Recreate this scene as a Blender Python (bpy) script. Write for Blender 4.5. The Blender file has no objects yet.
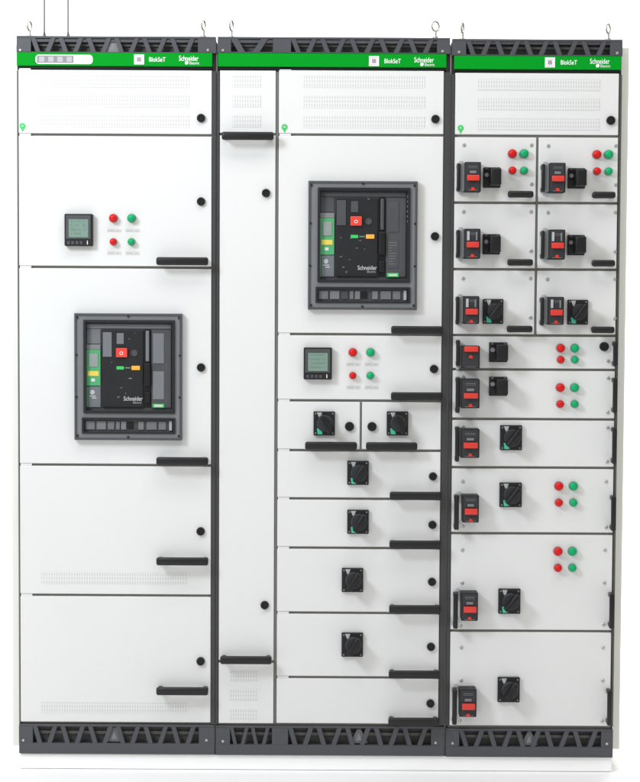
import bpy, bmesh, math, random
from mathutils import Vector, Matrix
random.seed(7)
scn = bpy.context.scene
C = scn.collection

# ------------------------------------------------------------------ camera
D = 5.2
CAMP = Vector((0.013, -D, 1.3705))
PITCH, YAW, ROLL, FPX = 0.05137, -0.00113, 0.00523, 1741.0
cp, sp = math.cos(PITCH), math.sin(PITCH)
F = Vector((math.sin(YAW)*cp, math.cos(YAW)*cp, -sp))
R0 = Vector((math.cos(YAW), -math.sin(YAW), 0)); U0 = R0.cross(F)
RR = R0*math.cos(ROLL) + U0*math.sin(ROLL)
UU = -R0*math.sin(ROLL) + U0*math.cos(ROLL)
cam = bpy.data.cameras.new('camera'); camo = bpy.data.objects.new('camera', cam); C.objects.link(camo)
cam.sensor_fit = 'HORIZONTAL'; cam.sensor_width = 36; cam.lens = 36*FPX/640; cam.clip_end = 200
m = Matrix((( RR.x, UU.x, -F.x, CAMP.x), (RR.y, UU.y, -F.y, CAMP.y), (RR.z, UU.z, -F.z, CAMP.z), (0,0,0,1)))
camo.matrix_world = m
scn.camera = camo

def at(px, py, y=0.0):
    """photo measurement -> (x, z) on the vertical plane at depth y"""
    d = F*FPX + RR*(px-320) - UU*(py-391)
    t = (y - CAMP.y)/d.y
    p = CAMP + d*t
    return round(p.x, 4), round(p.z, 4)

# ------------------------------------------------------------------ materials
MATS = {}
def mat(name, col, rough=0.45, metal=0.0, bump=0.0, bscale=300, var=0.0, spec=0.5, coat=0.0, vscale=6):
    if name in MATS: return MATS[name]
    m = bpy.data.materials.new(name); m.use_nodes = True
    nt = m.node_tree; b = nt.nodes['Principled BSDF']
    b.inputs['Base Color'].default_value = (*col, 1)
    b.inputs['Roughness'].default_value = rough; b.inputs['Metallic'].default_value = metal
    b.inputs['Specular IOR Level'].default_value = spec; b.inputs['Coat Weight'].default_value = coat
    tc = nt.nodes.new('ShaderNodeTexCoord')
    if bump:
        n = nt.nodes.new('ShaderNodeTexNoise'); n.inputs['Scale'].default_value = bscale
        nt.links.new(tc.outputs['Object'], n.inputs['Vector'])
        bp = nt.nodes.new('ShaderNodeBump'); bp.inputs['Strength'].default_value = bump; bp.inputs['Distance'].default_value = 0.001
        nt.links.new(n.outputs['Fac'], bp.inputs['Height']); nt.links.new(bp.outputs['Normal'], b.inputs['Normal'])
    if var:
        n = nt.nodes.new('ShaderNodeTexNoise'); n.inputs['Scale'].default_value = vscale; n.inputs['Detail'].default_value = 6
        nt.links.new(tc.outputs['Object'], n.inputs['Vector'])
        mr = nt.nodes.new('ShaderNodeMapRange'); mr.inputs['To Min'].default_value = 1-var; mr.inputs['To Max'].default_value = 1+var
        nt.links.new(n.outputs['Fac'], mr.inputs['Value'])
        mx = nt.nodes.new('ShaderNodeMix'); mx.data_type = 'RGBA'; mx.blend_type = 'MULTIPLY'; mx.inputs['Factor'].default_value = 1
        mx.inputs['A'].default_value = (*col, 1)
        nt.links.new(mr.outputs['Result'], mx.inputs['B']); nt.links.new(mx.outputs['Result'], b.inputs['Base Color'])
        mr2 = nt.nodes.new('ShaderNodeMapRange'); mr2.inputs['To Min'].default_value = rough-.06; mr2.inputs['To Max'].default_value = rough+.08
        nt.links.new(n.outputs['Fac'], mr2.inputs['Value']); nt.links.new(mr2.outputs['Result'], b.inputs['Roughness'])
    MATS[name] = m
    return m

PAINT = mat('grey_white_powder_paint', (0.655, 0.66, 0.655), 0.42, bump=0.10, bscale=700, var=0.018, vscale=3)
SIDE  = mat('side_panel_paint', (0.80, 0.80, 0.75), 0.5, bump=0.1, bscale=500, var=0.03)
TRIM  = mat('slate_trim', (0.054, 0.057, 0.066), 0.42, bump=0.15, bscale=500, var=0.08)
POST  = mat('dark_post', (0.036, 0.036, 0.038), 0.45, bump=0.1, bscale=400, var=0.1)
JOINT = mat('joint_grey', (0.13, 0.13, 0.12), 0.5, var=0.1)
INNER = mat('seam_interior', (0.24, 0.238, 0.215), 0.7, var=0.1)
DARKIN= mat('trim_interior', (0.075, 0.076, 0.078), 0.7, var=0.3, vscale=20)
BAND  = mat('trim_cross_bar', (0.11, 0.11, 0.105), 0.5, var=0.2, vscale=20)
GREEN = mat('green_header', (0.001, 0.27, 0.016), 0.5, bump=0.05, var=0.03, spec=0.05)
WHITE = mat('white_print', (0.85, 0.85, 0.85), 0.5, bump=0.02)
WHITEP= mat('white_platform_paint', (0.92, 0.92, 0.92), 0.45, bump=0.1, var=0.02)
BLACK = mat('black_plastic', (0.008, 0.008, 0.009), 0.38, spec=.3, bump=0.2, bscale=600, var=0.1)
BLACKM= mat('black_moulding', (0.012, 0.0125, 0.014), 0.5, spec=.3, bump=0.3, bscale=500, var=0.12, vscale=30)
HAND  = mat('black_handle_plastic', (0.010, 0.010, 0.011), 0.36, spec=.35, bump=0.25, bscale=500, var=0.1)
SOFTB = mat('soft_black', (0.026, 0.028, 0.032), 0.5, spec=.35, bump=0.2, bscale=400, var=0.12, vscale=25)
CHAR  = mat('charcoal_moulding', (0.05, 0.053, 0.06), 0.5, bump=0.2, bscale=400, var=0.1, vscale=25)
FRAMEM= mat('breaker_frame_grey', (0.150, 0.156, 0.168), 0.5, bump=0.2, bscale=400, var=0.08, vscale=20)
GREY  = mat('mid_grey_plastic', (0.17, 0.175, 0.185), 0.5, bump=0.1, var=0.08)
LGREY = mat('light_grey_plastic', (0.38, 0.40, 0.42), 0.5, bump=0.1, var=0.05)
CLEAR = mat('smoked_cover', (0.13, 0.145, 0.16), 0.18, spec=0.7, var=0.08)
REDP  = mat('red_toggle', (0.60, 0.030, 0.018), 0.35, bump=0.05, var=0.04)
REDB  = mat('red_trip_button', (0.68, 0.045, 0.03), 0.35, var=0.04)
REDL  = mat('red_lens', (0.58, 0.006, 0.005), 0.28, spec=.25, var=0.05)
GRNL  = mat('green_lens', (0.0, 0.34, 0.12), 0.28, spec=.25, var=0.05)
TEAL  = mat('teal_mark', (0.05, 0.50, 0.32), 0.4, var=0.05)
GMOD  = mat('green_control_face', (0.06, 0.33, 0.13), 0.4, var=0.05)
YEL   = mat('yellow_label', (0.65, 0.52, 0.08), 0.5, var=0.04)
ORA   = mat('orange_label', (0.85, 0.38, 0.03), 0.5, var=0.04)
BLU   = mat('blue_dot', (0.02, 0.20, 0.5), 0.4, var=0.04)
LCD   = mat('lcd_screen', (0.17, 0.255, 0.215), 0.15, var=0.10, vscale=60)
LCDG  = mat('grey_lcd', (0.24, 0.27, 0.26), 0.2, var=0.1, vscale=60)
STEEL = mat('zinc_steel', (0.50, 0.50, 0.45), 0.38, metal=0.7, var=0.08, vscale=40)
SCREW = mat('screw_steel', (0.45, 0.45, 0.43), 0.4, metal=0.7, var=0.1)
PRINTG= mat('grey_print', (0.42, 0.42, 0.42), 0.6, var=0.05)
PRINTD= mat('dark_print', (0.10, 0.09, 0.11), 0.6, var=0.05)
PINK  = mat('mauve_print', (0.34, 0.26, 0.32), 0.6, var=0.05)
LABEL = mat('label_plate', (0.57, 0.58, 0.57), 0.5, var=0.03)
BADGE = mat('green_badge', (0.03, 0.50, 0.10), 0.4, var=0.04)

def vent_mat():
    m = mat('perforated_paint', (0.655, 0.66, 0.655), 0.45)
    nt = m.node_tree; b = nt.nodes['Principled BSDF']
    tc = nt.nodes.new('ShaderNodeTexCoord'); sx = nt.nodes.new('ShaderNodeSeparateXYZ')
    nt.links.new(tc.outputs['Object'], sx.inputs[0])
    def fr(sock, pitch, duty):
        a = nt.nodes.new('ShaderNodeMath'); a.operation = 'DIVIDE'; a.inputs[1].default_value = pitch; nt.links.new(sock, a.inputs[0])
        f = nt.nodes.new('ShaderNodeMath'); f.operation = 'FRACT'; nt.links.new(a.outputs[0], f.inputs[0])
        l = nt.nodes.new('ShaderNodeMath'); l.operation = 'LESS_THAN'; l.inputs[1].default_value = duty; nt.links.new(f.outputs[0], l.inputs[0])
        return l.outputs[0]
    mu = nt.nodes.new('ShaderNodeMath'); mu.operation = 'MULTIPLY'
    nt.links.new(fr(sx.outputs['X'], 0.0076, 0.42), mu.inputs[0]); nt.links.new(fr(sx.outputs['Z'], 0.0118, 0.74), mu.inputs[1])
    mx = nt.nodes.new('ShaderNodeMix'); mx.data_type = 'RGBA'
    mx.inputs['A'].default_value = (0.655, 0.66, 0.655, 1); mx.inputs['B'].default_value = (0.50, 0.505, 0.50, 1)
    nt.links.new(mu.outputs[0], mx.inputs['Factor']); nt.links.new(mx.outputs['Result'], b.inputs['Base Color'])
    return m
VENT = vent_mat()

# ------------------------------------------------------------------ mesh building
class MB:
    def __init__(s): s.bm = bmesh.new()
    def box(s, x0, x1, y0, y1, z0, z1, bev=0.0, seg=2, only=None):
        if x1 < x0: x0, x1 = x1, x0
        if z1 < z0: z0, z1 = z1, z0
        if y1 < y0: y0, y1 = y1, y0
        r = bmesh.ops.create_cube(s.bm, size=1)
        for v in r['verts']:
            v.co = Vector((x0 + (v.co.x+.5)*(x1-x0), y0 + (v.co.y+.5)*(y1-y0), z0 + (v.co.z+.5)*(z1-z0)))
        if bev:
            ed = list({e for v in r['verts'] for e in v.link_edges})
            if only == 'Y':   # round only the corners seen from the front
                ed = [e for e in ed if abs((e.verts[0].co-e.verts[1].co).y) > 1e-6]
            bmesh.ops.bevel(s.bm, geom=ed, offset=bev, segments=seg, profile=.5, affect='EDGES', clamp_overlap=True)
        return s
    def poly(s, pts, y0, y1):
        """prism: outline in x,z extruded from y0 (front) to y1"""
        a = [s.bm.verts.new((x, y0, z)) for x, z in pts]; b = [s.bm.verts.new((x, y1, z)) for x, z in pts]
        n = len(pts)
        s.bm.faces.new(a); s.bm.faces.new(b[::-1])
        for i in range(n): s.bm.faces.new((a[i], b[i], b[(i+1) % n], a[(i+1) % n]))
        return s
    def lathe(s, cx, cz, prof, n=28, ang=0.0):
        """prof: list of (radius, y) from back to front, axis along Y"""
        rings = []
        for r, y in prof:
            if r <= 1e-6: rings.append([s.bm.verts.new((cx, y, cz))])
            else: rings.append([s.bm.verts.new((cx+r*math.cos(ang+2*math.pi*k/n), y, cz+r*math.sin(ang+2*math.pi*k/n))) for k in range(n)])
        for a, b in zip(rings, rings[1:]):
            for k in range(n):
                k2 = (k+1) % n
                if len(a) == 1 and len(b) == 1: continue
                if len(b) == 1: s.bm.faces.new((a[k], a[k2], b[0]))
                elif len(a) == 1: s.bm.faces.new((a[0], b[k2], b[k]))
                else: s.bm.faces.new((a[k], a[k2], b[k2], b[k]))
        if len(rings[0]) > 1: s.bm.faces.new(rings[0][::-1])
        if len(rings[-1]) > 1: s.bm.faces.new(rings[-1])
        return s
    def tube(s, pts, r, n=10, closed=False):
        pts = [Vector(p) for p in pts]; rings = []
        N = len(pts)
        for i, p in enumerate(pts):
            if closed: d = pts[(i+1) % N] - pts[i-1]
            else: d = pts[min(i+1, N-1)] - pts[max(i-1, 0)]
            d.normalize()
            a = Vector((0, 1, 0)) if abs(d.y) < .9 else Vector((1, 0, 0))
            u = d.cross(a).normalized(); w = d.cross(u)
            rr = r[i] if isinstance(r, (list, tuple)) else r
            rings.append([s.bm.verts.new(p + u*rr*math.cos(2*math.pi*k/n) + w*rr*math.sin(2*math.pi*k/n)) for k in range(n)])
        prs = list(zip(rings, rings[1:])) + ([(rings[-1], rings[0])] if closed else [])
        for a, b in prs:
            for k in range(n): s.bm.faces.new((a[k], a[(k+1) % n], b[(k+1) % n], b[k]))
        if not closed: s.bm.faces.new(rings[0][::-1]); s.bm.faces.new(rings[-1])
        return s
    def build(s, name, material, parent=None, smooth=False, label=None):
        bmesh.ops.recalc_face_normals(s.bm, faces=s.bm.faces)
        me = bpy.data.meshes.new(name); s.bm.to_mesh(me); s.bm.free()
        me.materials.append(material)
        o = bpy.data.objects.new(name, me); C.objects.link(o)
        if parent: o.parent = parent
        if smooth:
            for p in me.polygons: p.use_smooth = True
            try: me.set_sharp_from_angle(angle=math.radians(35))
            except Exception: pass
        if label: o['label'] = label
        return o

def place(o, parent):
    """parent is one of our Empties (at world position) or meshes at origin"""
    pass

def tag(o, label, cat, group=None, kind=None):
    if label: o['label'] = label
    if cat: o['category'] = cat
    if group: o['group'] = group
    if kind: o['kind'] = kind
    return o

def text(s, x, z, size, y, material, parent, name='lettering', sx=1.0, shear=0.0, align='LEFT', bold=0.0):
    cu = bpy.data.curves.new('t', 'FONT'); cu.body = s; cu.size = size; cu.extrude = 0.0003; cu.align_x = align
    cu.shear = shear; cu.offset = bold
    o = bpy.data.objects.new('t', cu); C.objects.link(o)
    dg = bpy.context.evaluated_depsgraph_get(); dg.update()
    me = bpy.data.meshes.new_from_object(o.evaluated_get(dg))
    bpy.data.objects.remove(o)
    for v in me.vertices:
        X, Y, Z = v.co
        v.co = Vector((x + X*sx, y - Z, z + Y))
    me.materials.clear(); me.materials.append(material)
    q = bpy.data.objects.new(name, me); me.name = name; C.objects.link(q); q.parent = parent
    return q

def thing(name, label, cat, group=None):
    o = bpy.data.objects.new(name, None); C.objects.link(o); o.empty_display_size = .2
    return tag(o, label, cat, group)

def pb(mb, px0, py0, px1, py1, y0, y1, bev=0.0, only=None, ref=None):
    """box from photo measurements, y0 = front depth"""
    r = y0 if ref is None else ref
    xm, ym = (px0+px1)/2, (py0+py1)/2
    x0, _ = at(px0, ym, r); x1, _ = at(px1, ym, r); _, z1 = at(xm, py0, r); _, z0 = at(xm, py1, r)
    mb.box(x0, x1, y0, y1, z0, z1, bev, only=only)
    return x0, x1, z0, z1

# ------------------------------------------------------------------ layout constants
TOP, MID, BOT = 38, 396, 755
def avx(a, b): # x of an upright from its photo x at the top and at the bottom
    return round((at(a, 60)[0]+at(b, 740)[0])/2, 4)
X1L, X1R = avx(16.5, 19.3), avx(215.3, 215.4)
X2L, X2R = avx(217.0, 216.6), avx(449.6, 444.3)
X3L, X3R = avx(451.6, 446.0), avx(622.2, 612.7)
# depths
YD = 0.0        # door fronts
YB = 0.0095      # backing behind the doors
ROOF = 2.145
SKINS = {}

def lattice(mb, x0, x1, z0, z1, per, y0, y1, phase_inv=True):
    """zigzag struts between two rails, butted end to end"""
    n = max(1, round((x1-x0)/per)); per = (x1-x0)/n
    t = per*0.165
    for i in range(n):
        a = x0 + i*per
        # inverted trapezoid opening between the two struts
        mb.poly([(a, z1), (a+t, z1), (a+t+per*.17, z0), (a+per*.17, z0)], y0, y1)
        mb.poly([(a+per*.88-t, z1), (a+per*.88, z1), (a+per*.88-per*.20, z0), (a+per*.88-per*.20-t, z0)], y0, y1)

def trim(root, name, xl, xr, pxl, pxr, pyt, pyb, pyo0, pyo1, sections, per, screws):
    """slate lattice band over / under the doors"""
    pm = (pxl+pxr)/2
    zt = at(pm, pyt)[1]; zb = at(pm, pyb)[1]; zo1 = at(pm, pyo0)[1]; zo0 = at(pm, pyo1)[1]
    mb = MB()
    mb.box(xl, xr, -0.004, 0.012, zo1, zt, 0.0015)
    mb.box(xl, xr, -0.004, 0.012, zb, zo0, 0.0015)
    edges = [xl] + [at(v, (pyo0+pyo1)/2)[0] for s in sections for v in s] + [xr]
    for a, b in zip(edges[0::2], edges[1::2]): mb.box(a, b, -0.004, 0.0118, zo0, zo1)
    for s in sections:
        a, b = at(s[0], (pyo0+pyo1)/2)[0], at(s[1], (pyo0+pyo1)/2)[0]
        lattice(mb, a, b, zo0, zo1, per, -0.0035, 0.0105)
    tr = mb.build(name, TRIM, root)
    MB().box(xl+.003, xr-.003, 0.024, 0.030, zb+.003, zt-.002).build('backing_plate', DARKIN, tr)
    h = zo1-zo0
    mb = MB().box(xl+.02, xr-.02, 0.016, 0.0235, zo0+h*.48, zo0+h*.66)
    mb.build('cross_bar', BAND, tr)
    for sx, sy in screws:
        x, z = at(sx, sy)
        MB().lathe(x, z, [(.0042, -.0035), (.0042, -.0055), (.003, -.0068), (0, -.007)], 14).build('screw', SCREW, tr, True)
    return zt, zb

def emblem(root, px, py, hpx, m_):
    x, z = at(px, py); h = hpx*.003
    o = MB().poly([(x-h*.62, z-h*.5), (x+h*.62, z-h*.5), (x+h*.12, z+h*.5), (x-h*.12, z+h*.5)], .0035, .0060).build('triangle_plate', m_, root)
    MB().poly([(x-h*.22, z-h*.32), (x+h*.22, z-h*.32), (x, z+h*.22)], .0028, .0034).build('triangle_mark', GREY, o)

def door(root, xl, xr, pym, pyt, pyb, zt=None, zb=None, name='door', hinge=True, gap=0.0037, label=None):
    z1 = zt if zt is not None else at(pym, pyt)[1]-gap
    z0 = zb if zb is not None else at(pym, pyb)[1]+gap
    o = MB().box(xl, xr, YD, YB-.001, z0, z1, 0.0018).build(name, PAINT, root, label=label)
    if hinge:
        MB().box(xl+.002, xl+.036, YD+.002, YB-.0012, z1+.0003, z1+.0068).build('hinge', PAINT, o)
    return o

def lock(par, px, py, r=4.2):
    x, z = at(px, py, -.006); R = r*.003
    o = MB().lathe(x, z, [(R, -.0002), (R, -.007), (R*.88, -.0095), (R*.62, -.0098), (R*.6, -.0075), (0, -.0075)], 28).build('lock', BLACK, par, True)
    return o

def hhandle(par, px0, px1, pyc, ph=8.0):
    """horizontal bow handle standing off the door on two feet"""
    y0, y1 = -.044, -.026
    x0, zc = at(px0, pyc, y0); x1, _ = at(px1, pyc, y0); h = ph*.003/2
    mb = MB()
    mb.box(x0, x1, y0, y1, zc-h, zc+h, .0065, 4)
    for a in (x0+.003, x1-.017): mb.box(a, a+.014, y1-.004, -.0002, zc-h*.62, zc+h*.72, .003)
    return mb.build('pull_handle', HAND, par, True)

def vhandle(par, px0, px1, py0, py1):
    """slim upright pull handle at the edge of a drawer"""
    y0, y1 = -.042, -.028
    xm = (px0+px1)/2
    x0, _ = at(px0, (py0+py1)/2, y0); x1, _ = at(px1, (py0+py1)/2, y0); _, z1 = at(xm, py0, y0); _, z0 = at(xm, py1, y0)
    mb = MB().box(x0, x1, y0, y1, z0, z1, .003, 3)
    for a in (z0+.001, z1-.014): mb.box(x0+.001, x1-.001, y1-.003, -.0002, a, a+.013, .002)
    return mb.build('pull_handle', HAND, par, True)

def screw(par, px, py):
    x, z = at(px, py)
    return MB().lathe(x, z, [(.0052, -.0002), (.0052, -.002), (.0035, -.0035), (.0018, -.0035), (.0015, -.0022), (0, -.0022)], 16).build('screw', SCREW, par, True)

def light(root, px, py, colour, r=4.4):
    x, z = at(px, py, -.014); R = r*.003
    w = 'red' if colour == 'r' else 'green'
    o = MB().lathe(x, z, [(R*1.02, -.0002), (R*1.02, -.004), (R*.94, -.0062), (R*.9, -.0062)], 28).build('indicator_light', GREY, root, True, label='round %s indicator light' % w)
    MB().lathe(x, z, [(R*.93, -.0063), (R*.95, -.012), (R*.88, -.0165), (R*.68, -.0200), (R*.36, -.0220), (0, -.0226)], 28).build('lens', REDL if colour == 'r' else GRNL, o, True)

def nameplate(root, px, py, w=14, h=3.0):
    mb = MB(); pb(mb, px-w/2, py-h/2, px+w/2, py+h/2, -.0012, -.0002, .0004)
    o = mb.build('label_plate', LABEL, root)
    x, z = at(px, py)
    mb = MB(); n = 7
    for k in range(n):
        if k == 4: continue
        a = x - w*.003*.42 + k*w*.003*.84/n
        mb.box(a, a+w*.003*.065, -.0017, -.0013, z-.0018, z+.0018)
    mb.build('engraving', LGREY, o)

def vents(par, rows):
    for (a, b, c, d) in rows:
        mb = MB(); pb(mb, a, b, c, d, -.0007, -.0001)
        mb.build('vent_grille', VENT, par)

def badge(par, px, py):
    x, z = at(px, py); r = .0088
    pts = []
    for k in range(22):
        a = -math.pi/2 + .45 + (2*math.pi-.9)*k/21
        pts.append((x + r*math.cos(a), z + .003 + r*math.sin(a)))
    pts.append((x-.0015, z-.0125)); pts.append((x+.0015, z-.0125))
    o = MB().poly(pts, -.0016, -.0002).build('round_badge', BADGE, par)
    mb = MB().box(x-.0045, x+.0045, -.0021, -.0017, z+.0015, z+.0035)
    mb.box(x-.001, x+.001, -.0021, -.0017, z+.0037, z+.0080)
    mb.build('white_mark', LABEL, o)

def rotary(root, cx, cy, w=21.5, h=24, knob=45, green=True, depth=.046, greytop=True):
    """square black plate with a pistol-grip knob"""
    mb = MB(); y0 = -.012
    x0, x1, z0, z1 = pb(mb, cx-w/2, cy-h/2, cx+w/2, cy+h/2, y0, -.0002, .0022)
    o = mb.build('rotary_switch', BLACKM, root)
    X, Z = (x0+x1)/2, (z0+z1)/2; W, H = x1-x0, z1-z0
    # corner screws
    for a in (-1, 1):
        for b in (-1, 1): MB().lathe(X+a*W*.40, Z+b*H*.41, [(.0028, y0-.0001), (.0024, y0-.0015), (0, y0-.0015)], 10).build('corner_screw', GREY, o)
    R = min(W, H)*.40
    MB().lathe(X+W*.05, Z, [(R, y0-.0001), (R*.97, y0-.008), (R*.86, y0-.011), (0, y0-.011)], 30).build('dial', SOFTB, o, True)
    # grip
    mb = MB(); g = R*1.12
    mb.box(-g, g, y0-depth, y0-.0105, -R*.30, R*.30, R*.16, 3)
    k = mb.build('knob', BLACK, o, True)
    M_ = Matrix.Translation((X+W*.06, 0, Z)) @ Matrix.Rotation(math.radians(-knob), 4, 'Y')
    k.data.transform(M_)
    if greytop:   # position mark
        MB().poly([(X-W*.34, Z+H*.46), (X-W*.10, Z+H*.46), (X-W*.20, Z+H*.16)], y0-.0008, y0+.0002).build('position_mark', LGREY, o)
    if green:
        MB().poly([(X-W*.34, Z-H*.20), (X-W*.12, Z-H*.24), (X-W*.08, Z-H*.45), (X-W*.30, Z-H*.45)], y0-.0009, y0+.0002).build('green_mark', TEAL, o)
    return o

def squareswitch(root, px0, py0, px1, py1):
    """blocky black rotary switch with notched top and a light lip on the left"""
    mb = MB(); x0, x1, z0, z1 = pb(mb, px0, py0, px1, py1, -.016, -.0002, .002)
    o = mb.build('rotary_switch', BLACKM, root)
    W, H = x1-x0, z1-z0
    MB().box(x0+W*.34, x1-W*.04, -.062, -.0162, z0+H*.08, z1-H*.10, .004, 3).build('knob', BLACK, o, True)
    MB().lathe(x0+W*.18, z0+H*.62, [(W*.13, -.0161), (W*.12, -.022), (0, -.022)], 18).build('dial', GREY, o, True)
    for k in (.08, .78): MB().box(x0+W*k, x0+W*(k+.14), -.030, -.0161, z1-H*.12, z1-H*.01, .001).build('top_lug', CHAR, o)
    return o

def breaker(root, bx0, by0, bx1, by1, red, dot, flange=True, cover=False):
    """moulded case circuit breaker front: deep black box, red toggle, trip mark"""
    d = -.050
    mb = MB(); x0, x1, z0, z1 = pb(mb, bx0, by0, bx1, by1, d, -.0002, .0025)
    o = mb.build('circuit_breaker', BLACKM, root)
    W, H = x1-x0, z1-z0
    if flange:
        MB().box(x0-.013, x0+.004, -.034, -.0003, z0+.004, z1-.004, .002).build('side_flange', GREY, o)
    MB().box(x0+.0035, x1-.0035, d-.002, d+.0005, z0+.0035, z1-.0035, .001).build('face_plate', SOFTB, o)
    rx0, rx1 = x0+W*.13, x1-W*.11
    zr1 = at((bx0+bx1)/2, red[0], d)[1]; zr0 = at((bx0+bx1)/2, red[1], d)[1]
    MB().box(rx0, rx1, d-.016, d-.0021, zr0, zr1, .002, 3).build('red_toggle', REDP, o, True)
    xm = (x0+x1)/2; zd = at((bx0+bx1)/2, dot, d)[1]
    MB().poly([(xm-.0065, zd-.0045), (xm+.0065, zd-.0045), (xm+.004, zd+.0045), (xm-.004, zd+.0045)], d-.0032, d-.0021).build('trip_mark', REDP, o)
    mb = MB()
    mb.box(xm-W*.28, xm+W*.28, d-.0030, d-.0021, z1-H*.16, z1-H*.145)
    mb.box(xm-W*.28, xm+W*.28, d-.0030, d-.0021, z1-H*.21, z1-H*.20)
    mb.box(xm-W*.30, xm+W*.30, d-.0026, d-.0021, z0+H*.045, z0+H*.06)
    mb.build('ridges', GREY, o)
    if zr1 < z1-H*.3:
        if cover:
            MB().box(xm-W*.34, xm-W*.18, d-.006, d-.0031, zr1+.004, z1-.008, .001).build('clear_tab', LGREY, o)
            MB().box(xm+W*.20, xm+W*.30, d-.006, d-.0031, zr1+.004, z1-.010, .001).build('clear_tab', GREY, o)
        else:
            MB().box(xm-W*.20, xm+W*.20, d-.004, d-.0021, zr1+.005, zr1+.013, .001).build('window', GREY, o)
    # fixing ears above and below on the panel
    for zz in (z1-.004, z0-.006):
        MB().box(x0-.013, x0-.004, -.010, -.0002, zz, zz+.010, .001).build('fixing_ear', LGREY, o)
    return o

def meter(root, px0, py0, px1, py1):
    d = -.022
    mb = MB(); x0, x1, z0, z1 = pb(mb, px0, py0, px1, py1, d, -.0002, .003)
    o = mb.build('power_meter', BLACKM, root)
    W, H = x1-x0, z1-z0
    MB().box(x0+W*.06, x1-W*.06, d-.002, d+.0005, z0+H*.22, z1-H*.05, .001).build('bezel', CHAR, o)
    sx0, sx1, sz0, sz1 = x0+W*.16, x1-W*.15, z0+H*.27, z1-H*.17
    s = MB().box(sx0, sx1, d-.0026, d-.0021, sz0, sz1).build('screen', LCD, o)
    mb = MB()
    for k in range(4):
        zz = sz1 - (k+.62)*(sz1-sz0)/4.3
        for j in range(9):
            if random.random() < .25: continue
            a = sx0+.006+j*(sx1-sx0-.012)/9
            mb.box(a, a+.0032, d-.0029, d-.0027, zz, zz+.0042)
    mb.build('reading', mat('lcd_digits', (0.12, 0.19, 0.155), .4), o)
    for k in range(4): MB().box(x0+W*(.10+k*.15), x0+W*(.20+k*.15), d-.002, d-.0001, z0+H*.05, z0+H*.15, .0008).build('button', CHAR, o)
    text('i', x0+W*.80, z0+H*.055, H*.17, d-.0012, WHITE, o, 'info_mark', bold=.0004)
    return o

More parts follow.
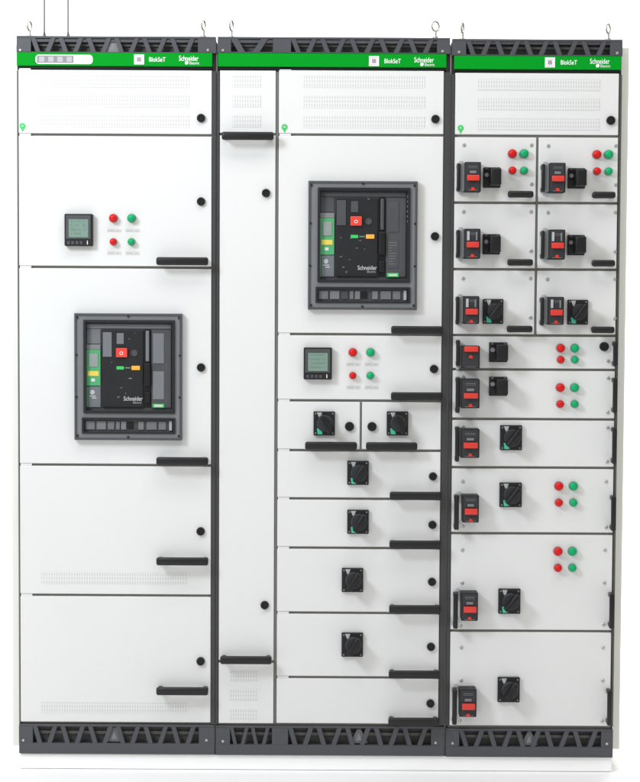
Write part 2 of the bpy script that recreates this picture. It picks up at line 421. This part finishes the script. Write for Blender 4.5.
def acb(root, px0, py0, px1, py1, glints, tint):
    """large draw-out air circuit breaker seen through its door frame"""
    mb = MB()
    xc, yc = (px0+px1)/2, (py0+py1)/2
    X0, _ = at(px0, yc); X1, _ = at(px1, yc); _, Z1 = at(xc, py0); _, Z0 = at(xc, py1)
    W, H = X1-X0, Z1-Z0
    def X(u): return X0 + W*u
    def Z(v): return Z1 - H*v          # v measured downward
    # frame with two openings
    wx0, wx1, wz1, wz0 = X(.090), X(.930), Z(.055), Z(.785)
    sx0, sx1, sz1, sz0 = X(.075), X(.935), Z(.825), Z(.945)
    y0, y1 = -.020, -.0002
    for (a, b, c, d) in ((X0, X1, wz1, Z1), (X0, wx0, wz0, wz1), (wx1, X1, wz0, wz1), (X0, X1, sz1, wz0), (X0, sx0, sz0, sz1), (sx1, X1, sz0, sz1), (X0, X1, Z0, sz0)):
        mb.box(a, b, y0, y1, c, d)
    bmesh.ops.remove_doubles(mb.bm, verts=mb.bm.verts, dist=1e-6)
    f = mb.build('air_circuit_breaker', FRAMEM, root)
    def rim(x0, x1, z0, z1, t, ya, yb, m_, nm):
        b = MB(); b.box(x0, x1, ya, yb, z1-t, z1, .0008); b.box(x0, x1, ya, yb, z0, z0+t, .0008)
        b.box(x0, x0+t, ya, yb-.0005, z0+t, z1-t); b.box(x1-t, x1, ya, yb-.0005, z0+t, z1-t)
        return b.build(nm, m_, f)
    rim(wx0-.001, wx1+.001, wz0-.001, wz1+.001, .0075, -.026, -.0195, BLACKM, 'window_gasket')
    rim(sx0-.001, sx1+.001, sz0-.001, sz1+.001, .0055, -.025, -.0195, BLACKM, 'strip_gasket')
    ox0, ox1, oz0, oz1 = X0+.002, X1-.002, Z0+.002, Z1-.002
    rim(ox0, ox1, oz0, oz1, .005, -.0235, -.0202, CHAR, 'outer_rim')
    for (u, v) in ((.03, .035), (.5, .022), (.97, .035), (.022, .33), (.978, .33), (.022, .66), (.978, .66), (.03, .965), (.5, .975), (.97, .965)):
        MB().lathe(X(u), Z(v), [(.0033, -.0203), (.003, -.0245), (0, -.0245)], 12).build('frame_screw', BLACK, f)
    # breaker body inside
    MB().box(wx0+.001, wx1-.001, -.0045, -.0005, wz0+.001, wz1-.001).build('breaker_body', CHAR, f)
    def pl(nm, u0, v0, u1, v1, yf, m_, bev=.001, yb=-.0046):
        return MB().box(X(u0), X(u1), yf, yb, Z(v1), Z(v0), bev).build(nm, m_, f)
    U = lambda p: (p-28)/572.0
    V = lambda p: (p-45)/673.0
    pl('top_cover', U(92), V(102), U(540), V(126), -.0085, tint)
    pl('upper_cover', U(92), V(128), U(165), V(208), -.007, tint)
    pl('control_header', U(90), V(211), U(165), V(239), -.010, GREY)
    pl('control_unit', U(90), V(240), U(165), V(430), -.011, GMOD)
    pl('control_screen', U(104), V(258), U(152), V(330), -.013, LCDG, .0005, -.0112)
    pl('yellow_label', U(98), V(352), U(156), V(378), -.012, YEL, .0003, -.0112)
    pl('white_icon', U(116), V(392), U(136), V(408), -.012, LABEL, .0003, -.0112)
    pl('control_base', U(98), V(433), U(165), V(545), -.009, CLEAR)
    pl('green_edge', U(90), V(433), U(96), V(545), -.010, GMOD)
    x, z = X(U(122)), Z(V(465))
    MB().lathe(x, z, [(.0075, -.0091), (.0070, -.0105), (0, -.0105)], 20).build('control_emblem', LGREY, f)
    mb = MB(); mb.box(x-.009, x+.010, -.0098, -.0092, z-.013, z-.0095); mb.box(x-.002, x+.012, -.0098, -.0092, z-.019, z-.0155)
    mb.build('control_marks', LGREY, f)
    pl('fascia', U(172), V(134), U(393), V(545), -.012, BLACKM, .002)
    pl('side_plate', U(178), V(145), U(226), V(276), -.0145, tint, .001, -.0122)
    pl('counter_window', U(252), V(150), U(290), V(208), -.0145, tint, .001, -.0122)
    pl('red_button', U(249), V(229), U(309), V(278), -.020, REDB, .002, -.0122)
    text('O', X(U(268)), Z(V(265)), .014, -.0207, WHITE, f, 'button_mark')
    x, z = X(U(345)), Z(V(255))
    MB().lathe(x, z, [(.010, -.0122), (.0095, -.0150), (.006, -.0150), (.006, -.0135), (0, -.0135)], 24).build('key_lock', CHAR, f, True)
    text('!', x-.0018, z-.004, .012, -.0157, GREY, f, 'key_mark')
    pl('status_flag', U(251), V(326), U(290), V(343), -.0135, BADGE, .0003, -.0122)
    pl('status_text', U(296), V(331), U(326), V(337), -.0130, GREY, .0002, -.0122)
    pl('charge_flag', U(331), V(323), U(375), V(345), -.0135, ORA, .0003, -.0122)
    text('Schneider', X(U(288)), Z(V(508)), .0180, -.0125, LGREY, f, 'maker_lettering', sx=.80, bold=.0003)
    text('Electric', X(U(338)), Z(V(523)), .0085, -.0125, LGREY, f, 'maker_lettering')
    # small pale symbols printed on the fascia
    mb = MB()
    rnd = random.Random(glints)
    spots = [(225, 305, 10), (322, 390, 26), (275, 440, 16), (300, 470, 12), (318, 180, 10), (350, 150, 8), (262, 490, 18)] if glints == 1 else \
            [(250, 345, 12), (300, 355, 16), (285, 395, 14), (325, 400, 10), (200, 440, 18), (245, 455, 14), (215, 495, 16), (345, 140, 14), (200, 340, 10), (230, 520, 14), (340, 130, 10)]
    for (a, b, s) in spots:
        xx, zz, q = X(U(a)), Z(V(b)), s*.00022
        k = int(a+b) % 3
        if k == 0:      # ring with a dot
            mb.lathe(xx, zz, [(q, -.0122), (q, -.0126), (q*.72, -.0126), (q*.72, -.0122)], 20)
            mb.lathe(xx, zz, [(q*.3, -.0122), (q*.3, -.0127), (0, -.0127)], 12)
        elif k == 1:    # arrow
            mb.poly([(xx-q, zz-q*.15), (xx+q*.2, zz-q*.15), (xx+q*.2, zz+q*.15), (xx-q, zz+q*.15)], -.0126, -.0121)
            mb.poly([(xx+q*.21, zz-q*.55), (xx+q*1.1, zz), (xx+q*.21, zz+q*.55)], -.0126, -.0121)
        else:           # pair of bars
            mb.box(xx-q, xx+q*.9, -.0126, -.0121, zz+q*.15, zz+q*.5); mb.box(xx-q, xx+q*.3, -.0126, -.0121, zz-q*.5, zz-q*.15)
    mb.build('fascia_symbols', GREY, f)
    pl('handle_slot', U(397), V(130), U(434), V(545), -.0058, BLACK, .0005)
    pl('charging_lever', U(406), V(136), U(425), V(300), -.019, tint, .003, -.0059)
    pl('lever_grip', U(399), V(308), U(432), V(430), -.022, BLACK, .003, -.0059)
    pl('lever_stop', U(400), V(462), U(430), V(520), -.016, BLACK, .002, -.0059)
    pl('right_cover', U(436), V(130), U(540), V(545), -.0105, CHAR, .001)
    pl('terminal_cover', U(444), V(150), U(503), V(310), -.0125, tint, .002, -.0107)
    pl('rating_plate', U(444), V(352), U(503), V(500), -.0118, FRAMEM if glints == 1 else CHAR, .0005, -.0107)  # paler on the left breaker, veiling haze put into its colour
    mb = MB()
    for k in range(9):
        zz = Z(V(365+k*14)); ln = rnd.uniform(.3, .95)
        mb.box(X(U(450)), X(U(450))+ln*(X(U(498))-X(U(450))), -.0122, -.0119, zz-.0008, zz+.0006)
    mb.build('rating_text', GREY, f)
    pl('green_label', U(443), V(524), U(504), V(545), -.013, BADGE, .0003, -.0107)
    mb = MB(); mb.box(X(U(452)), X(U(496)), -.0136, -.0131, Z(V(540)), Z(V(530))); mb.build('label_text', LABEL, f)
    for k in range(6): MB().box(X(U(546)), X(U(556)), -.012, -.0047, Z(V(130+k*26)), Z(V(118+k*26)), .001).build('side_contact', GREY, f)
    # lower strip
    MB().box(sx0+.001, sx1-.001, -.0085, -.0005, sz0+.001, sz1-.001).build('lower_strip', CHAR, f)
    def sl(nm, u0, u1, v0, v1, yf, m_):
        xx0, xx1 = sx0+(sx1-sx0)*u0, sx0+(sx1-sx0)*u1; zz1, zz0 = sz1-(sz1-sz0)*v0, sz1-(sz1-sz0)*v1
        return MB().box(xx0, xx1, yf, -.0086, zz0, zz1, .0006).build(nm, m_, f)
    for k, (a, b) in enumerate(((.03, .13), (.15, .25), (.27, .34), (.36, .40), (.415, .47), (.60, .66), (.69, .80), (.82, .90))):
        sl('strip_block', a, b, .22, .78, -.012, (FRAMEM, GREY, tint, FRAMEM, LGREY, GREY, FRAMEM, FRAMEM)[k] if k != 4 else GREY)
    sl('crank_hole', .48, .545, .30, .70, -.0125, BLACK)
    sl('strip_catch', .935, .965, .18, .82, -.014, LGREY)
    return f

def eyebolt(root, px, py0, py1, wpx, yy):
    """lifting eye: ring on a shank with a collar, turned by an angle"""
    x, zt = at(px, py0, yy); _, zb = at(px, py1, yy)
    ring = (zt-zb)*.58/2; zc = zt - ring
    a = math.asin(min(1, max(.18, wpx*.003/2/ring))) if ring else 0
    pts = [(x + math.sin(a)*ring*math.cos(t), yy + math.cos(a)*ring*math.cos(t), zc + ring*math.sin(t)) for t in [2*math.pi*k/28 for k in range(28)]]
    mb = MB().tube(pts, .0032, 10, closed=True)
    mb.tube([(x, yy, zc-ring), (x, yy, zb-.02)], .0045, 12)
    mb.tube([(x, yy, zb-.001), (x, yy, zb+.005)], .0085, 14)
    mb.build('eye_bolt', STEEL, root, True)

def header(root, xl, xr, pm, g0, g1, logo_px, ymid, legend=False):
    z1, z0 = at(pm, g0)[1], at(pm, g1)[1]
    h = MB().box(xl+.001, xr-.001, -.0065, .015, z0, z1, .0012).build('green_header', GREEN, root)
    MB().box(xl+.001, xr-.001, .002, .016, z0-.0072, z0-.0003, .0008).build('black_strip', BLACK, h)
    y = -.0067
    ix, tx, lx = logo_px
    mb = MB(); x0, x1, zz0, zz1 = pb(mb, ix, ymid-5, ix+10, ymid+5, -.0080, -.0066, .0003)
    ic = mb.build('square_label', WHITE, h)
    w = x1-x0
    mb = MB(); mb.box(x0+w*.28, x1-w*.28, -.0085, -.0081, zz0+w*.28, zz1-w*.28); mb.build('label_print', PINK, h)
    mb = MB(); mb.box(x0+w*.14, x1-w*.14, -.0084, -.0081, zz0+w*.10, zz0+w*.16); mb.box(x0+w*.14, x1-w*.14, -.0084, -.0081, zz1-w*.18, zz1-w*.12)
    mb.build('label_print', PRINTG, h)
    x, z = at(tx, ymid+2.4)
    text('BlokSeT', x, z, .0185, y, WHITE, h, 'product_lettering', sx=.80, bold=.0001)
    x, z = at(lx, ymid+1.6)
    text('Schneider', x, z, .0215, y, WHITE, h, 'maker_lettering', sx=.68, bold=.0001)
    # lozenge emblem + second word under the name
    x2, z2 = at(lx+10.5, ymid+5.2)
    text('Electric', x2, z2, .0115, y, WHITE, h, 'maker_lettering', sx=.85)
    MB().poly([(x2-.013, z2+.001), (x2-.008, z2-.001), (x2-.003, z2+.002), (x2-.003, z2+.008), (x2-.008, z2+.010), (x2-.013, z2+.007)], -.0072, -.0066).build('emblem', WHITE, h)
    if legend:
        xa, za = at(36, 64.2); xb, zb = at(93, 55.2)
        mb = MB().box(xa, xb, -.0080, -.0066, za, zb, .010, 6, only='Y'); mb.build('pill_label', WHITE, h)
        mb = MB()
        n = 4; s = (at(74, 60)[0]-xa-.004)/n
        mb.box(xa+.004, xa+.004+n*s, -.0084, -.0081, za+.003, zb-.003)
        mb.build('grey_cells', mat('cell_grey', (0.23, 0.21, 0.24), .5, var=.05), h)
        mb = MB()
        for k in range(n):
            a = xa+.004+k*s+s*.24
            mb.box(a, a+s*.58, -.0087, -.0085, za+.006, zb-.006)
        mb.build('cell_print', LGREY, h)
        x, z = at(84.5, 60); MB().box(x-.006, x+.006, -.0083, -.0081, z-.0006, z+.0008).build('fine_print', PRINTG, h)
    return h

def carcass(root, xl, xr, pm, panel=None):
    """dark corner posts, backing behind the doors, roof and rear body"""
    b = MB().box(xl+.001, xr-.001, .0365, .60, .001, ROOF-.012, .002).build('body', SIDE, root)
    for (a, c) in ((xl, xl+.0075), (xr-.0105, xr)):
        MB().box(a, c, .0125, .036, .001, ROOF-.014).build('corner_post', POST, root)
    MB().box(xl+.006, xr-.006, YB, .0295, .085, ROOF-.10).build('door_backing', INNER, root)
    MB().box(xl, xr, .0002, .60, ROOF-.0115, ROOF-.001, .002).build('roof_plate', TRIM, root)
    return b

# ================================================================== CABINET 1
G = 'switchboard cabinets bolted side by side'
c1 = thing('switchboard_cabinet', 'grey-white cabinet of five full-width doors, one large breaker window in the third door', 'electrical cabinet', G)
pm = 115
carcass(c1, X1L, X1R, pm)
MB().box(X1L-.029, X1L-.001, .045, .585, .012, ROOF-.012, .003).build('side_panel', SIDE, c1)
trim(c1, 'top_trim', X1L, X1R, 17, 215, 36.2, 53, 38.6, 52.0, [(31, 198)], .0865, [(20.5, 50.3), (208, 50.3)])
header(c1, X1L, X1R-.010, pm, 53, 66.3, (134, 149, 179), 59.4, legend=True)
trim(c1, 'plinth', X1L, X1R, 19, 215, 724.2, 753.6, 726.5, 743, [(33, 199)], .0845, [(23.5, 740), (206.5, 740)])
MB().box(X1L, X1L+.0035, .0005, .012, .09, ROOF-.095).build('left_edge_strip', JOINT, c1)
MB().box(X1R-.0105, X1R, -.002, .012, .094, ROOF-.095).build('right_edge_strip', POST, c1)
dl, dr = X1L+.0048, X1R-.0125
d = door(c1, dl, dr, pm, 68.8, 134.9)
vents(d, [(39, 75.5, 189, 87.4), (39, 95.2, 189, 107), (39, 115.2, 189, 127)]); lock(d, 201, 118); badge(d, 22.5, 127)
d = door(c1, dl, dr, pm, 134.9, 267.3); lock(d, 201, 201.5); hhandle(d, 156, 208, 261)
d = door(c1, dl, dr, pm, 267.3, 465); lock(d, 201, 367.5); hhandle(d, 156, 208, 461.3)
d = door(c1, dl, dr, pm, 465, 595.3); lock(d, 200.6, 531.5); hhandle(d, 156, 208, 561.7); vents(d, [(41.5, 572, 187, 584)])
d = door(c1, dl, dr, pm, 595.3, 723.4); lock(d, 200.6, 661.5); hhandle(d, 156, 208, 691.7); vents(d, [(41.5, 702.5, 187.5, 713)])
meter(c1, 64.3, 213.7, 92.5, 246)
light(c1, 113, 218, 'r'); light(c1, 131.2, 218, 'g'); light(c1, 113, 241.7, 'r', 3.7); light(c1, 131, 241.7, 'g', 3.8)
for a, b in ((114, 230.3), (132.5, 230.3), (114, 253), (132.5, 253)): nameplate(c1, a, b)
acb(c1, 75.2, 313.3, 182.6, 439.7, 1, mat('haze_lightened_plastic', (0.135, 0.145, 0.16), 0.5, bump=0.1, var=0.08))  # plates like the middle breaker's, veiling haze painted in as lighter grey
eyebolt(c1, 29.5, 21.5, 37, 3, .05); eyebolt(c1, 203.5, 20.5, 37, 3, .05)

# ================================================================== CABINET 2
c2 = thing('switchboard_cabinet', 'middle grey-white cabinet, a tall narrow door beside its column of wide doors', 'electrical cabinet', G)
pm = 333
carcass(c2, X2L, X2R, pm)
MB().box(X1R+.0005, X2L-.0005, .004, .034, .004, ROOF-.016).build('joint_strip', JOINT, c2)
trim(c2, 'top_trim', X2L, X2R, 217, 447, 37.2, 53.5, 39.5, 52.4, [(231, 273), (291, 437)], .0865, [(223, 50.5), (442.5, 51.5)])
header(c2, X2L+.001, X2R-.010, pm, 53.8, 67.2, (369, 384, 414), 61.0)
trim(c2, 'plinth', X2L, X2R, 217, 445, 726, 755.3, 728, 744.6, [(230, 272), (288, 431)], .0845, [(223, 741), (435.5, 742.5)])
MB().box(X2R-.0155, X2R, -.002, .012, .094, ROOF-.095).build('right_edge_strip', POST, c2)
MB().box(X2L, X2L+.0055, -.002, .012, .094, ROOF-.095).build('left_edge_strip', POST, c2)
xm0, xm1 = avx(275.4, 273.8), avx(278.2, 277.2)
MB().box(xm0+.001, xm1-.001, .004, .0088, .095, ROOF-.095).build('centre_post', JOINT, c2)
nl, nr = X2L+.007, xm0
pn = 247
d = door(c2, nl, nr, pn, 69.2, 134.2, hinge=False); vents(d, [(232.6, 75.5, 261, 87), (232.6, 95.5, 261, 107), (232.6, 115.5, 261, 127)])
d = door(c2, nl, nr, pn, 134.2, 661.5, hinge=False); lock(d, 266, 193); lock(d, 264.7, 605.3)
hhandle(d, 221.6, 273.6, 135.5); hhandle(d, 220.0, 271.5, 660.6)
d = door(c2, nl, nr, pn, 661.5, 724.6, hinge=False, name='lower_panel'); vents(d, [(230, 671, 258, 681.5), (230, 689.5, 258, 700.5), (229.5, 709.5, 258, 719.5)])
dl, dr = xm1, X2R-.0175
pm = 358
d = door(c2, dl, dr, pm, 69.2, 134.9); vents(d, [(303, 76, 425, 87.7), (303, 96.3, 425, 108), (303, 116.5, 425, 128)]); lock(d, 435.5, 119); badge(d, 284.5, 128)
d = door(c2, dl, dr, pm, 134.9, 334.4); lock(d, 435, 236.3); hhandle(d, 391.2, 443, 330)
d = door(c2, dl, dr, pm, 334.4, 400.7); lock(d, 434, 369); hhandle(d, 391, 442.8, 396.3)
xs = at(360.9, 425)[0]
d = door(c2, dl, xs-.003, pm, 400.7, 450.5); lock(d, 349.5, 426.5, 4.6); hhandle(d, 305, 357, 446)
d = door(c2, xs+.003, dr, pm, 400.7, 450.5, hinge=False); lock(d, 372, 426.7, 4.6); hhandle(d, 366, 417.5, 446.4)
rows = [(450.5, 498.8, 433, 476.5, 496.0), (498.8, 548, 432.5, 525, 544.8), (548, 613, 432, 582, 609.5), (613, 677.5, 431, 647, 675), (677.5, 724.8, 430.5, 703.7, 722.3)]
for (a, b, lx, ly, hy) in rows:
    d = door(c2, dl, dr, pm, a, b, name='drawer_front'); lock(d, lx, ly, 4.1)
    t = (a-450)/230
    hhandle(d, 389.8-1.5*t, 441.8-2.5*t, hy)
meter(c2, 303.6, 347.5, 332, 379.6)
light(c2, 352.8, 352.4, 'r'); light(c2, 370.6, 352.4, 'g'); light(c2, 352.8, 375.7, 'r', 3.7); light(c2, 370.3, 375.7, 'g', 3.9)
for a, b in ((353.5, 364.2), (371.5, 364.2), (353.5, 387.3), (371.5, 387.3)): nameplate(c2, a, b)
acb(c2, 308.1, 181.4, 417, 309.8, 2, CHAR)
rotary(c2, 324.2, 423.5, knob=-62); rotary(c2, 397.5, 423.5, knob=-62)
rotary(c2, 358, 473, knob=58); rotary(c2, 358, 522, knob=58)
rotary(c2, 352.5, 580.3, knob=58, green=False); rotary(c2, 352.3, 645, knob=60, green=False)
eyebolt(c2, 231.5, 20.5, 38, 3, .05); eyebolt(c2, 435.5, 21.5, 38, 7.5, .05)

# ================================================================== CABINET 3
c3 = thing('switchboard_cabinet', 'grey-white cabinet of drawers carrying small black breakers with red toggles', 'electrical cabinet', G)
pm = 535
carcass(c3, X3L, X3R, pm)
MB().box(X2R+.0005, X3L-.0005, .004, .034, .004, ROOF-.016).build('joint_strip', JOINT, c3)
MB().box(X3R+.001, X3R+.029, .045, .585, .012, ROOF-.012, .003).build('side_panel', SIDE, c3)
trim(c3, 'top_trim', X3L, X3R, 453, 622, 39.2, 56, 41.6, 55.0, [(466, 610)], .0865, [(459, 52.3), (617, 53.3)])
header(c3, X3L+.006, X3R-.003, pm, 56.2, 69.6, (545, 560, 589.5), 62.4)
trim(c3, 'plinth', X3L, X3R, 447, 612, 728.6, 757, 731, 746.5, [(459, 601)], .0845, [(452.5, 743), (606.7, 743.5)])
MB().box(X3L, X3L+.0085, -.002, .012, .094, ROOF-.10).build('left_edge_strip', POST, c3)
MB().box(X3R-.006, X3R, -.002, .012, .094, ROOF-.10).build('right_edge_strip', mat('edge_trim_dark', (0.06, 0.058, 0.052), .5, var=.1), c3)
dl, dr = X3L+.0105, X3R-.0085
d = door(c3, dl, dr, pm, 71.8, 136, hinge=False, name='top_panel'); vents(d, [(478, 79, 600.5, 90.5), (478, 98.7, 600, 110), (478, 118.3, 599.5, 130)]); lock(d, 611, 120.3, 4.4); badge(d, 460.5, 129)
xs = at(536.5, 236)[0]
pr = [136, 202.8, 269.3, 335.4]
for i in range(3):
    for j in range(2):
        a, b = pr[i], pr[i+1]
        x0, x1 = (dl, xs-.0035) if j == 0 else (xs+.0035, dr)
        d = door(c3, x0, x1, 495 if j == 0 else 578, a+(.3*j), b+(.3*j), hinge=False, name='drawer_front')
        ox = (0, 84.7)[j]; oy = (0, .8)[j]; dy = (0, 66.8, 133.5)[i]; sx = -i*.5
        hhandle(d, 508.2+ox+sx, 533.8+ox+sx-(2.5*j), (194, 262.3, 329)[i]+oy, 6.6)
        vhandle(d, 457+ox+sx, 460.3+ox+sx, 163+dy+oy, 191+dy+oy)
        for (sxx, syy) in ((464, 145), (531.5, 145), (531.5, 184)): screw(d, sxx+ox*.995+sx, syy+dy+oy)
        if i < 2:
            breaker(c3, 464.8+ox+sx, 161.8+dy+oy, 481+ox+sx, 191.8+dy+oy, (175.2+dy+oy, 180.8+dy+oy), 188.8+dy+oy, cover=(i == 1))
            squareswitch(c3, 483.5+ox+sx, 167.2+dy+oy, 500.6+ox+sx, 187.6+dy+oy)
        else:
            breaker(c3, 464.3+ox+sx, 296+oy, 480.3+ox+sx, 324+oy, (308.8+oy, 314.6+oy), 321.4+oy, cover=True)
            rotary(c3, 494.2+ox+sx, 311.4+oy, 20.5, 25, knob=52)
        if i == 0:
            light(c3, 512.6+ox, 153.4+oy, 'r', 4.5); light(c3, 524.4+ox, 153.4+oy, 'g', 4.6); light(c3, 512.7+ox, 170.2+oy, 'r', 4.0); light(c3, 524.3+ox, 170.3+oy, 'g', 4.0)
MB().box(xs-.0030, xs+.0030, .004, .0088, at(535, 334)[1], at(535, 138)[1]).build('centre_post', JOINT, c3)

big = [
 (335.4, 369.6, (456.3, 460, 340, 366), (613.6, 618, 341.5, 366.5), (461.6, 345.8, 479.9, 368.3), (346.3, 351.6), 356.7, [(608, 361)]),
 (369.6, 419.2, (455.8, 459.8, 377.5, 413), (613.2, 617.6, 378, 413), (461.2, 379, 479.7, 408.3), (393, 398.3), 405.4, [(608, 378), (607.7, 412.5), (463, 377)]),
 (419.2, 467.6, (455.3, 459.3, 427, 461.8), (612.6, 617, 427.8, 464), (461, 429, 479.5, 458), (442.4, 448), 455.0, [(607.5, 427.6), (607, 461.8), (463, 427)]),
 (467.6, 533.5, (454.3, 459, 495.3, 530), (611.5, 616.3, 496.3, 531), (462.4, 495.3, 479, 522.6), (508.4, 514.2), 520.3, [(462.6, 481.3), (606, 481.5), (606, 527.3), (463, 526.5)]),
 (533.5, 631, (453.5, 458, 593.5, 629), (609.8, 614.8, 594, 629), (461.2, 592.8, 478, 621), (606.2, 612), 618.3, [(462.4, 550), (462, 582.5), (604.8, 550), (604.4, 582.6), (603.5, 624.5), (461, 626)]),
 (631, 727, (452.5, 457, 690, 725), (607.6, 612.2, 691, 726), (459.6, 689.4, 476.6, 717.2), (703, 709), 715.0, [(461.3, 647.5), (461, 680), (603, 647.5), (602.6, 680.2), (602, 721), (460, 721)]),
]
for k, (a, b, lh, rh, bx, red, dot, scr) in enumerate(big):
    d = door(c3, dl, dr, 532, a, b, hinge=False, name='drawer_front')
    vhandle(d, *lh); vhandle(d, *rh)
    for s in scr: screw(d, *s)
    breaker(c3, *bx, red, dot, flange=(k < 3))
    if k == 0: lock(d, 604.3, 346.6, 4.6)
squareswitch(c3, 489.3, 342.3, 507.4, 362.2); squareswitch(c3, 489.3, 376.8, 507.3, 396)
rotary(c3, 511.2, 437.8, 22, 25, knob=52); rotary(c3, 510.8, 495, 22.3, 24.5, knob=52)
rotary(c3, 509.5, 601.5, 22, 25, knob=52); rotary(c3, 508.8, 690, 22, 25, knob=60, green=False)
for (rx, gx, y1, y2, r) in ((561, 575.2, 348.2, 359.8, 4.4), (560.6, 575, 387.7, 404.2, 4.5), (559.2, 573.8, 486.4, 503, 4.6), (558.3, 572.8, 551.7, 568.3, 4.6)):
    light(c3, rx, y1, 'r', r); light(c3, gx, y1, 'g', r); light(c3, rx, y2, 'r', r-.5); light(c3, gx, y2, 'g', r-.5)
eyebolt(c3, 462.5, 22.5, 40, 3, .05); eyebolt(c3, 608.3, 24, 40, 5, .05)

# ================================================================== rods on the roof of cabinet 1
for i, (px, lab) in enumerate(((44.5, 'thin upright rod on the cabinet roof, the one nearer the lifting eye'), (68.2, 'thin upright rod on the cabinet roof, the one farther from the lifting eye'))):
    x, z = at(px, 37, .10)
    t = thing('rod_aerial', lab, 'aerial', 'thin rods standing on the roof')
    t.location = (x, .10, ROOF)
    zb = -.001
    mb = MB().tube([(0, 0, zb+.0), (0, 0, zb+.006), (0, 0, zb+.020), (0, 0, zb+.034)], [.012, .0115, .006, .0028], 18)
    mb.build('cone_foot', TRIM, t, True)
    MB().tube([(0, 0, .033), (0, 0, .19)], .0034, 10).build('rod', mat('grey_rod', (.22,.22,.22), .5, var=.05), t, True)

emblem(c1, 113.2, 45.4, 12.6, GREY)
emblem(c1, 114, 734.8, 14.5, mat('plate_grey', (.10, .104, .11), .5, var=.05))
emblem(c2, 359, 736.4, 14.5, MATS['plate_grey']); emblem(c3, 529.5, 738.7, 14, MATS['plate_grey'])

# ================================================================== platform, floor, backdrop
pl = MB().box(X1L+.0, X3R-.0, .006, .58, -.047, -.0005, .003).build('platform', WHITEP)
tag(pl, 'long low white platform carrying all three cabinets', 'platform')

def sheet(name, quads, material):
    mb = MB(); prev = None
    for (y, z) in quads:
        cur = [mb.bm.verts.new((-9, y, z)), mb.bm.verts.new((9, y, z))]
        if prev: mb.bm.faces.new((prev[0], prev[1], cur[1], cur[0]))
        prev = cur
    o = mb.build(name, material, None, True); o['kind'] = 'structure'
    return o
FLOORM = mat('white_studio_floor', (0.90, 0.90, 0.90), 0.55, bump=0.03, bscale=40, var=0.01)
BACKM = mat('white_backdrop', (0.90, 0.90, 0.90), 0.8, bump=0.03, bscale=60, var=0.01)
sheet('floor', [(-8, -.048), (2.0, -.048)], FLOORM)
sheet('backdrop', [(2.0, -.048)] + [(2.0+1.0*math.sin(a), -.048+1.0-1.0*math.cos(a)) for a in [math.pi/2*k/12 for k in range(1, 13)]] + [(3.0, 6.0)], BACKM)

# ================================================================== light
w = bpy.data.worlds.new('World'); scn.world = w; w.use_nodes = True
bg = w.node_tree.nodes['Background']; bg.inputs[0].default_value = (1.0, 0.985, 0.930, 1); bg.inputs[1].default_value = 0.585
def area(name, loc, target, sx, sy, power, col):
    l = bpy.data.lights.new(name, 'AREA'); l.shape = 'RECTANGLE'; l.size = sx; l.size_y = sy; l.energy = power; l.color = col
    o = bpy.data.objects.new(name, l); C.objects.link(o); o.location = loc
    o.rotation_euler = (Vector(target)-Vector(loc)).to_track_quat('-Z', 'Y').to_euler()
    return o
area('key_softbox', (-2.3, -2.4, 3.1), (-.1, 0, 1.1), .9, .9, 92, (.89, .94, 1.0))
area('added_backdrop_fill', (0, 1.1, 3.6), (0, 3, .8), 3.5, .8, 230, (1, 1, 1))  # unseen fill light, added to lift the backdrop to white
area('added_floor_fill', (0, -1.6, 4.2), (0, -1.4, 0), 3.5, 1.2, 60, (1, 1, 1))  # overhead fill out of view, added to brighten the floor

scn.view_settings.view_transform = 'Standard'; scn.view_settings.look = 'None'; scn.view_settings.exposure = 0; scn.view_settings.gamma = 1
scn.render.engine = 'CYCLES'
scn.render.resolution_x = 838; scn.render.resolution_y = 1024
